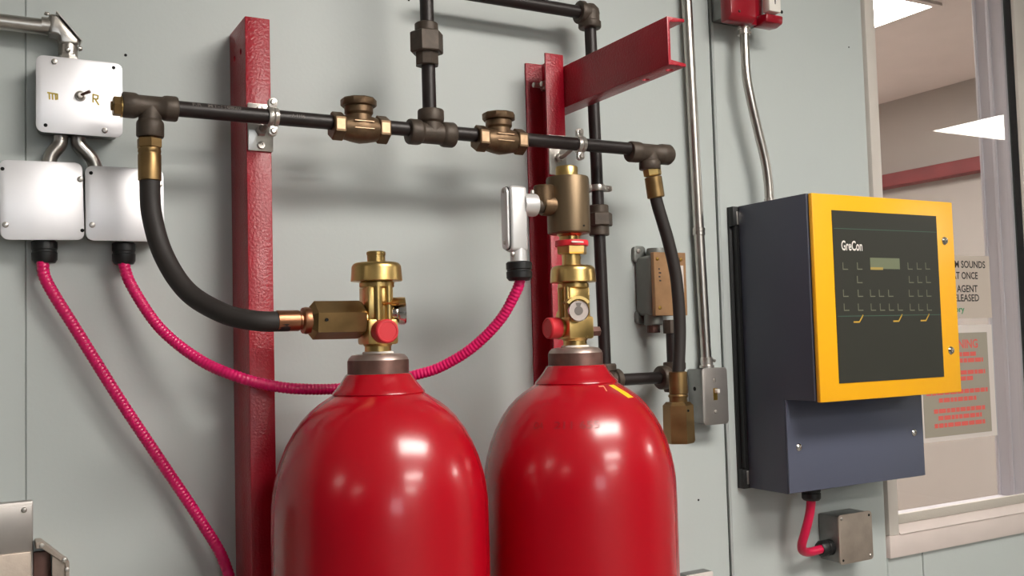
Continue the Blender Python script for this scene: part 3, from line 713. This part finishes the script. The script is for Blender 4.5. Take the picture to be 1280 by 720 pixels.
stroke(g, xm+0.0068, zm+0.0055, xm+0.0062, zm-0.0005, 0.0022, oo); stroke(g, xm, zm, xm+0.0066, zm-0.0002, 0.0022, oo); stroke(g, xm+0.0025, zm-0.0002, xm+0.0078, zm-0.0090, 0.0022, oo)
obj('letter_r', g, M_MARKER, tb, 'yellow hand-marked letter R', flat=True)
b1 = junction(1, 0.0340, 0.1402, 1.6580, 1.7695, -0.022, [P(0.0379, 1.7545), P(0.1364, 1.6704)], [P(0.1356, 1.7435), P(0.0399, 1.6773)])
b2 = junction(2, 0.1427, 0.2505, 1.6592, 1.7675, -0.006, [P(0.1493, 1.7547)], [P(0.1501, 1.6800), (0.2440, 1.7440)])
gland(b1, V(0.0895, 0.025, 1.6590), 0.0170, 0.0320); gland(b2, V(0.1965, 0.025, 1.6590), 0.0165, 0.0320)
# offset nipples between the boxes
for n0, pts, lab in (('conduit_nipple', [(0.1125, .024, 1.8120), (0.1115, .024, 1.8000), (0.1000, .024, 1.7830), (0.0960, .024, 1.7640)], 'short bent conduit nipple dropping left below the top switch box'),
                ('conduit_nipple', [(0.1360, .024, 1.8120), (0.1375, .024, 1.8000), (0.1540, .024, 1.7820), (0.1600, .024, 1.7640)], 'short bent conduit nipple dropping right below the top switch box')):
    solo(n0, G().tube(smooth_path([V(*p) for p in pts], 0.004), 0.0098, 18), M_EMT, lab, 'conduit', V(*pts[0]))
# pull elbow and conduit at top left
t = thing('pull_elbow', 'silver pull elbow joining the conduit to the top switch box', 'conduit fitting', V(0.122, 0.03, 1.92))
g = G()
g.lathe([(0.0128, 0), (0.0128, 0.018)], V(0.0870, 0.03, 1.9690), 'x', 22)
g.lathe([(0.0128, 0), (0.0128, 0.022)], V(0.1222, 0.03, 1.9300), 'z', 22)
poly = [(0.0960, 1.9555), (0.1070, 1.9545), (0.1090, 1.9525), (0.1095, 1.9430), (0.1352, 1.9430), (0.1352, 1.9520), (0.1075, 1.9845), (0.0960, 1.9845)]
g.prism(poly, lambda a, b: V(a, 0.0165, b), lambda a, b: V(a, 0.0435, b), 0.004, 3)
obj('body', g, M_EMT, t)
p0, p1 = Vector((0.1050, 1.9880)), Vector((0.1385, 1.9490)); n = Vector((0.75, 0.66))*0.0022
obj('cover', G().prism([tuple(p0), tuple(p1), tuple(p1+n), tuple(p0+n)], lambda a, b: V(a, 0.0155, b), lambda a, b: V(a, 0.0445, b), 0.0006, 1), M_ZINC, t)
screw(t, 0.0945, 0.03, 1.9860, 0.0040, M_ZINC, 0.004, axis='z'); screw(t, 0.1355, 0.034, 1.9405, 0.0040, M_ZINC, 0.005, axis='x'); screw(t, 0.1205, 0.0435, 1.9340, 0.0040, M_ZINC, 0.004)
obj('connector', G().lathe([(0.0150, 0), (0.0150, 0.006), (0.0125, 0.007), (0.0125, 0.013)], V(0.1222, 0.03, 1.9195), 'z', 8), M_ZINC, t)
solo('conduit', G().cyl(V(-1.2, 0.03, 1.9675), V(0.0890, 0.03, 1.9675), 0.0112, 24), M_EMT, 'silver conduit running in from the left edge above the boxes', 'conduit', V(-0.5, 0.03, 1.967))

# ------------------------------------------------------------------ enclosure with latch at lower left
t = thing('metal_enclosure', 'pale metal enclosure cut off by the lower left corner', 'enclosure', V(-0.05, 0, 0.9))
obj('body', G().box(-0.20, 0.0765, 0.0005, 0.018, 0.85, 1.2925, 0.002), M_SWPLATE, t)
obj('front_door', G().box(-0.20, 0.0745, 0.018, 0.024, 0.85, 1.2240, 0.002), M_OLDALU, t)
obj('door_hem', G().box(-0.20, 0.0755, 0.018, 0.021, 1.2250, 1.2880, 0.001), M_SWPLATE, t)
screw(t, 0.0650, 0.021, 1.2815, 0.0038, M_ZINC, 0.003); screw(t, -0.14, 0.021, 1.2815, 0.0038, M_ZINC, 0.003)
obj('latch_face', G().prism([(0.1000, 1.2160), (0.1165, 1.2040), (0.1165, 1.10), (0.1000, 1.10)], lambda a, b: V(a, 0.028, b), lambda a, b: V(a, 0.031, b)), M_OLDALU, t)
la = obj('latch', G().prism([(0.0790, 1.2370), (0.0870, 1.2370), (0.1170, 1.2080), (0.1215, 1.2050), (0.1215, 1.10), (0.1165, 1.10), (0.1160, 1.2030), (0.0860, 1.2280), (0.0790, 1.2280)], lambda a, b: V(a, 0.0005, b), lambda a, b: V(a, 0.034, b), 0.0008, 1), M_OLDALU, t)
obj('latch_recess', G().box(0.0775, 0.0995, 0.0008, 0.010, 1.10, 1.2190, 0.001), M_NECK, t, 'latch interior coloured dark for its shade')  # dark box stands in for the shade inside the latch
for x, z in ((0.0865, 1.2320), (0.1150, 1.2085), (0.1185, 1.1950)): obj('rivet', G().lathe([(0.0035, 0), (0.003, 0.002), (0, 0.003)], V(x, 0.034, z), 'o', 10), M_ZINC, la)

# ------------------------------------------------------------------ back pipework behind the bracket
BO, BR = 0.07, 0.0112
t = thing('pipe_run', 'black pipe running down the wall behind the red bracket', 'pipe', V(1.012, BO, 1.42))
def vx(z): return 1.0100+(2.08-z)/0.64*0.0095
pipe(t, V(0.70, BO, 2.1050), V(0.995, BO, 2.1050), 0.0118)
pipe(t, V(vx(2.09), BO, 2.09), V(vx(1.74), BO, 1.74), BR); pipe(t, V(vx(1.70), BO, 1.70), V(vx(1.44), BO, 1.44), BR)
g = G()
g.lathe([(0.0175, 0), (0.0205, 0.001), (0.0215, 0.003), (0.0215, 0.010), (0.0185, 0.012), (0.0185, 0.026)], V(0.9835, BO, 2.1050), 'x', 24)
g.lathe([(0.0175, 0), (0.0205, 0.001), (0.0215, 0.003), (0.0215, 0.012), (0.0190, 0.014), (0.0190, 0.029)], V(1.0090, BO, 2.0765), 'z', 24)
g.lathe([(0.0, -0.0200), (0.0110, -0.0165), (0.0182, -0.0080), (0.0195, 0.0), (0.0182, 0.0080), (0.0110, 0.0165), (0.0, 0.0200)], V(1.0090, BO, 2.1055), 'z', 24)
obj('elbow', g, M_IRON, t)
x = vx(1.717)
g = G().cyl(V(x, BO, 1.6880), V(x, BO, 1.7070), 0.0188, 24, 0.0015).hexa(V(x, BO, 1.7055), V(x, BO, 1.7300), 0.0262, 0.002, twist=0.2).cyl(V(x, BO, 1.7290), V(x, BO, 1.7445), 0.0188, 24, 0.0015)
obj('union', g, M_IRON, t)
g = G()
g.lathe([(0.0185, 0), (0.0205, 0.003), (0.0205, 0.012), (0.017, 0.014), (0.017, 0.027)], V(vx(1.45), BO, 1.4515), '-z', 24)
g.lathe([(0.0185, 0), (0.0205, 0.003), (0.0205, 0.012), (0.017, 0.014), (0.017, 0.030)], V(1.0500, BO, 1.4210), '-x', 24)
g.lathe([(0.0, -0.0185), (0.0100, -0.0155), (0.0165, -0.0075), (0.0178, 0.0), (0.0165, 0.0075), (0.0100, 0.0155), (0.0, 0.0185)], V(1.0195, BO, 1.4210), 'z', 24)
obj('elbow', g, M_IRON, t)
pipe(t, V(1.045, BO, 1.4205), V(1.160, BO, 1.4205), BR)
tee(t, V(1.1800, BO, 1.4205), 'z', '-x', 0.0290, 0.0380, 0.0218, 0.0180)
pipe(t, V(1.1760, BO, 1.440), V(1.1760, BO, 1.5260), BR)
obj('coupling', G().cyl(V(1.1760, BO, 1.5040), V(1.1760, BO, 1.5300), 0.0160, 8, 0.001), M_IRON, t)
# ring clamp on it
t = thing('pipe_clamp', 'galvanised split ring clamp holding the black pipe to the wall beside the actuator', 'pipe clamp', V(vx(1.776), BO, 1.776))
xc = vx(1.776); zc = 1.7765
obj('ring', G().lathe([(BR+0.0002, -0.0060), (BR+0.003, -0.0060), (BR+0.0042, -0.003), (BR+0.0042, 0.003), (BR+0.003, 0.0060), (BR+0.0002, 0.0060)], V(xc, BO, zc), 'z', 32), M_ZINC, t)
for s0 in (-1, 1):
    a, b = xc+s0*0.0140, xc+s0*0.0310
    g = G()
    for oo in (BO-0.0045, BO+0.0015): g.plate(min(a, b), max(a, b), zc-0.0055, zc+0.0055, oo, oo+0.003, 0.004, 0.0005)
    obj('ear', g, M_ZINC, t)
    obj('screw', G().lathe([(0.0042, 0), (0.0042, 0.0015), (0.0028, 0.003), (0, 0.0032)], V(xc+s0*0.0240, BO+0.0045, zc), 'o', 12), M_ZINC, t)
obj('standoff', G().cyl(V(xc, 0.0, zc), V(xc, BO-BR-0.001, zc), 0.0048, 12), M_ZINC, t)
obj('base_flange', G().cyl(V(xc, 0.0, zc), V(xc, 0.005, zc), 0.020, 20, 0.001), M_ZINC, t)

# ------------------------------------------------------------------ pressure switch box behind the loose hose
t = thing('pressure_switch', 'grey cast box with a bronze cover plate behind the loose hose', 'switch box', V(1.185, 0, 1.53))
x0, x1 = 1.1440, 1.2240
g = G().box(x0, x1, 0.0005, 0.049, 1.5400, 1.6560, 0.007, 3)
g.plate(x0-0.006, x0+0.022, 1.6450, 1.6780, 0.0005, 0.010, 0.008, 0.001); g.plate(x0-0.004, x0+0.020, 1.5250, 1.5500, 0.0005, 0.010, 0.006, 0.001)
g.lathe([(0.0205, 0), (0.0205, 0.016), (0.019, 0.022)], V(1.1790, 0.028, 1.6500), 'z', 24)
g.lathe([(0.0185, 0), (0.0185, 0.022), (0.0165, 0.024)], V(1.1640, 0.030, 1.5450), '-z', 24)
obj('body', g, M_CASTGREY, t)
screw(t, x0+0.004, 0.010, 1.6680, 0.0050, M_ZINC, 0.003)
obj('pipe_plug', G().cyl(V(1.1640, 0.030, 1.5220), V(1.1640, 0.030, 1.5060), 0.0125, 8, 0.001), M_NECK, t, 'dull reddish plug')
cv = obj('cover_plate', G().box(1.1470, 1.2255, 0.0495, 0.0600, 1.5385, 1.6615, 0.001, 1), M_BRONZEPLATE, t, 'bronze coloured cover plate')
for x, z in ((1.1555, 1.6480), (1.2130, 1.6480), (1.1575, 1.5540), (1.2130, 1.5540)): screw(t, x, 0.060, z, 0.0036, M_SCREWBRASS, 0.0025, label='brass screw')
obj('data_label', G().box(1.2075, 1.2180, 0.0602, 0.0606, 1.5830, 1.6360), M_PAPER, cv, 'white paper label')
g = G()
for k, (dx, w0) in enumerate(((0, 0.0035), (0.0005, 0.006), (0, 0.0045), (0.001, 0.005))): stroke(g, 1.1570+dx, 1.6290-k*0.0075, 1.1570+dx+w0, 1.6285-k*0.0075, 0.0028, 0.0604)
obj('marker_scribble', g, M_INK, cv, 'black marker scribble', flat=True)

# ------------------------------------------------------------------ long conduit and toggle switch box
t = thing('conduit', 'long silver conduit coming down the wall to the toggle switch box', 'conduit', V(1.2955, 0.02, 1.44))
def cxz(z): return 1.2875+(2.19-z)/0.75*0.0145
obj('tube', G().cyl(V(cxz(2.74), 0.018, 2.74), V(cxz(1.7130), 0.018, 1.7130), 0.0108, 24).cyl(V(cxz(1.7130), 0.018, 1.7130), V(cxz(1.452), 0.020, 1.452), 0.0108, 24), M_EMT, t)
x = cxz(1.71)
obj('coupling', G().lathe([(0.0115, 0), (0.0128, 0.001), (0.0128, 0.007), (0.0118, 0.008), (0.0128, 0.009), (0.0128, 0.015), (0.0115, 0.016)], V(x, 0.018, 1.7020), 'z', 24), M_EMT, t)
x = cxz(1.45)
cn = obj('connector', G().lathe([(0.0150, 0), (0.0150, 0.005), (0.0125, 0.006), (0.0130, 0.020), (0.0118, 0.021)], V(x, 0.021, 1.4330), 'z', 20), M_ZINC, t)
screw(t, x+0.011, 0.027, 1.4470, 0.0035, M_ZINC, 0.008, axis='x')
t = thing('light_switch', 'grey metal toggle switch box at the bottom of the long conduit', 'switch', V(1.2965, 0, 1.32))
obj('box_body', G().box(1.2675, 1.3255, 0.0005, 0.047, 1.3235, 1.4315, 0.003), M_BOXSTEEL, t)
obj('cover_plate', G().plate(1.2645, 1.3290, 1.3205, 1.4335, 0.047, 0.050, 0.008, 0.001), M_SWPLATE, t)
screw(t, 1.2955, 0.050, 1.4090, 0.0038, M_ZINC, 0.002); screw(t, 1.2955, 0.050, 1.3460, 0.0038, M_ZINC, 0.002)
obj('toggle_surround', G().box(1.2910, 1.3010, 0.0500, 0.0512, 1.3690, 1.3930, 0.0004, 1), M_SCREWBRASS, t, 'brass toggle surround')
obj('toggle', G().box(1.2932, 1.2995, 0.0510, 0.0610, 1.3830, 1.3915, 0.0015), M_WHITE, t, 'ivory toggle')
obj('knockout', G().cyl(V(1.2680, 0.022, 1.3920), V(1.2670, 0.022, 1.3920), 0.0042, 12), M_HOLE, t)

# ------------------------------------------------------------------ fire alarm pull station and its conduit
t = thing('alarm_pull_station', 'red fire alarm pull station at the top edge above the control panel', 'alarm pull station', V(1.42, 0, 2.14))
obj('back_box', G().box(1.3660, 1.4780, 0.0005, 0.043, 2.1580, 2.30, 0.004), M_BOXSTEEL, t)
x0, x1 = 1.3540, 1.4900
poly = [(0.043, 2.1430), (0.066, 2.1430), (0.076, 2.1530), (0.078, 2.30), (0.043, 2.30)]
obj('housing', G().prism(poly, lambda a, b: V(x0, a, b), lambda a, b: V(1.4230, a, b), 0.004, 2), M_PULL, t)
obj('recess', G().box(1.4230, 1.4600, 0.043, 0.056, 2.1470, 2.30, 0.002), M_PULL, t)
obj('pull_lip', G().prism([(0.043, 2.1450), (0.066, 2.1420), (0.084, 2.1470), (0.086, 2.1640), (0.043, 2.1680)], lambda a, b: V(1.4420, a, b), lambda a, b: V(x1, a, b), 0.004, 2), M_PULL, t)
obj('pull_handle', G().box(1.4490, 1.4830, 0.066, 0.088, 2.1690, 2.30, 0.004), M_WHITE, t, 'white pull handle')
obj('handle_mark', G().prism([(1.4625, 2.21), (1.4680, 2.21), (1.4665, 2.185), (1.4645, 2.185)], lambda a, b: V(a, 0.0880, b), lambda a, b: V(a, 0.0884, b)), M_INK, t)
screw(t, 1.3760, 0.0765, 2.1610, 0.0028, M_NECK, 0.002)
t = thing('conduit', 'bent silver conduit from the alarm pull station to the control panel', 'conduit', V(1.46, 0.05, 1.77))
cpts = [(1.4180, 0.043, 2.1500), (1.4165, 0.045, 2.1100), (1.4150, 0.048, 2.0400), (1.4230, 0.050, 1.9850), (1.4400, 0.050, 1.9200), (1.4560, 0.050, 1.8600), (1.4620, 0.050, 1.8150), (1.4632, 0.050, 1.7700)]
obj('tube', G().tube(smooth_path([V(*p) for p in cpts], 0.012), 0.0096, 20), M_EMT, t)
cn = obj('connector', G().lathe([(0.0140, 0), (0.0140, 0.004), (0.0112, 0.005), (0.0112, 0.014), (0.0135, 0.015), (0.0135, 0.017)], V(1.4178, 0.043, 2.1435), '-z', 20), M_ZINC, t)
screw(t, 1.4290, 0.046, 2.1330, 0.0032, M_ZINC, 0.006, axis='x')
obj('connector', G().lathe([(0.0140, 0), (0.0140, 0.005), (0.0115, 0.006), (0.0115, 0.014), (0.0105, 0.015)], V(1.4632, 0.050, 1.7668), 'z', 20), M_ZINC, t)

# ------------------------------------------------------------------ control panel
t = thing('control_panel', 'slate grey alarm control panel with a yellow framed keypad door', 'control panel', V(1.6, 0, 1.18))
obj('mounting_plate', G().box(1.3890, 1.800, 0.0005, 0.006, 1.1805, 1.7660, 0.001).box(1.3890, 1.800, 0.006, 0.0195, 1.7250, 1.7660, 0.001).box(1.3890, 1.800, 0.006, 0.0195, 1.1805, 1.2200, 0.001).box(1.3960, 1.800, 0.006, 0.0195, 1.2200, 1.7250), M_BLACK, t, 'black mounting plate')
for z in (1.7420, 1.2030): obj('spacer', G().box(1.3985, 1.4040, 0.0150, 0.0200, z-0.014, z+0.014, 0.001), M_ZINC, t)
poly = [(0.0200, 1.1820), (0.1290, 1.1820), (0.1290, 1.3675), (0.2090, 1.3675), (0.2090, 1.7665), (0.0200, 1.7665)]
obj('enclosure', G().prism(poly, lambda a, b: V(1.4030, a, b), lambda a, b: V(1.8050, a, b), 0.0015, 2), M_SLATE, t)
lc = obj('lower_cover', G().box(1.4035, 1.8035, 0.1295, 0.1335, 1.1835, 1.3665, 0.0012), M_SLATELIT, t)
for x, z in ((1.4330, 1.2720), (1.7735, 1.2770)): obj('screw', G().lathe([(0.0078, 0), (0.0078, 0.001), (0.006, 0.003), (0.003, 0.004), (0.0022, 0.0025), (0, 0.0025)], V(x, 0.1335, z), 'o', 16), M_CHROME, lc)
door = obj('door', G().box(1.4060, 1.8190, 0.2110, 0.2210, 1.3650, 1.7660, 0.0022), M_YELLOW, t, 'yellow door')
obj('door_gap', G().box(1.4090, 1.8000, 0.2085, 0.2112, 1.3700, 1.7630), M_BLACK, t)  # black sheet stands in for the shade in the door gap
for x, z in ((1.7877, 1.6831), (1.7902, 1.4530)): obj('door_screw', G().lathe([(0.0088, 0), (0.0088, 0.0012), (0.0066, 0.0038), (0.0030, 0.0046), (0.0024, 0.003), (0, 0.003)], V(x, 0.2210, z), 'o', 16), M_CHROME, door)
kp = obj('keypad', G().box(1.4570, 1.7637, 0.2208, 0.2222, 1.3992, 1.7345), M_KEYPAD, door, 'dark keypad film')
ko = 0.2225
KEYS = [(1.4871, 1.6259), (1.5274, 1.6265), (1.6749, 1.6284), (1.7026, 1.6288), (1.7291, 1.6292), (1.5256, 1.5999), (1.6766, 1.6009), (1.7028, 1.6011), (1.7293, 1.6013), (1.485, 1.573), (1.5259, 1.5729), (1.5606, 1.5729), (1.586, 1.5729), (1.6131, 1.5729), (1.6745, 1.5729), (1.7022, 1.5729), (1.7287, 1.5729), (1.4853, 1.5458), (1.5247, 1.5455), (1.5608, 1.5453), (1.5869, 1.5451), (1.6133, 1.5449), (1.6394, 1.5447), (1.6754, 1.5444), (1.7015, 1.5442), (1.728, 1.544)]
for x, z in KEYS:
    g = G(); stroke(g, x-0.0065, z+0.0070, x-0.0065, z-0.0068, 0.0018, ko); stroke(g, x-0.0074, z-0.0063, x+0.0072, z-0.0063, 0.0018, ko)
    obj('key_mark', g, M_KEYMARK, door, flat=True)
obj('display', G().box(1.5575, 1.6435, 0.2220, 0.2226, 1.6215, 1.6435), M_LCD, door, 'grey green display')
obj('display_mark', G().box(1.5575, 1.5935, 0.2222, 0.2228, 1.6195, 1.6245), M_AMBER, door)
g = G(); stroke(g, 1.4600, 1.6990, 1.7620, 1.7005, 0.0014, ko); stroke(g, 1.4600, 1.5282, 1.7620, 1.5282, 0.0014, ko); obj('green_line', g, M_GREENLINE, door, flat=True)
for x in (1.5030, 1.6165, 1.6988):
    g = G(); stroke(g, x, 1.5165, x+0.0170, 1.5165, 0.0028, ko); stroke(g, x+0.0160, 1.5160, x+0.0275, 1.5300, 0.0026, ko)
    obj('ochre_mark', g, M_OCHRE, door, flat=True)
# the maker's name in the default sans-serif font, squeezed narrow
g = G(); text_g(g, 'GreCon', 1.4785, 1.5370, 1.6570, 1.6755, ko+0.0001)
obj('lettering', g, M_WHITE, door, 'white lettering', flat=True)
gland(t, V(1.5160, 0.080, 1.1830), 0.0200, 0.0300)

# ------------------------------------------------------------------ cable and small box under the panel
c3 = [(1.5150, .080, 1.170), (1.5150, .080, 1.150), (1.5120, .076, 1.120), (1.5060, .068, 1.085), (1.5060, .058, 1.060), (1.5180, .048, 1.044), (1.5450, .040, 1.0360), (1.5850, .034, 1.0360), (1.598, .032, 1.0360)]
solo('cable', G().tube(smooth_path([V(*p) for p in c3], 0.005), 0.0092, 16), M_PINKSMOOTH, 'short smooth pink cable hanging under the control panel', 'cable', V(*c3[0]))
t = thing('junction_box', 'small weathered square box on the wall under the control panel', 'junction box', V(1.665, 0, 1.0))
obj('box_body', G().box(1.6155, 1.7130, 0.0005, 0.056, 1.0055, 1.1050, 0.004), M_BOXSTEEL, t)
obj('cover_plate', G().plate(1.6135, 1.7155, 1.0030, 1.1075, 0.056, 0.060, 0.008, 0.0008), M_OLDALU, t)
for x, z in ((1.6225, 1.0990), (1.7065, 1.0120)): screw(t, x, 0.060, z, 0.0040, M_ZINC, 0.0025)
for x, z in ((1.7065, 1.0985), (1.6225, 1.0115)): obj('screw_slot', G().cyl(V(x, 0.0600, z), V(x, 0.0605, z), 0.0028, 12), M_HOLE, t)
gland(t, V(1.6170, 0.031, 1.0360), 0.0175, 0.0330, '-x')
# box just showing at the bottom edge
t = thing('junction_box', 'pale box whose top just shows at the bottom edge right of the cylinders', 'junction box', V(1.26, 0, 0.90))
obj('box_body', G().box(1.2270, 1.2910, 0.0005, 0.030, 0.90, 1.0300, 0.003), M_BOXSTEEL, t)
obj('cover_plate', G().plate(1.2210, 1.2870, 0.90, 1.0310, 0.030, 0.034, 0.003, 0.0008), M_PAPER, t)
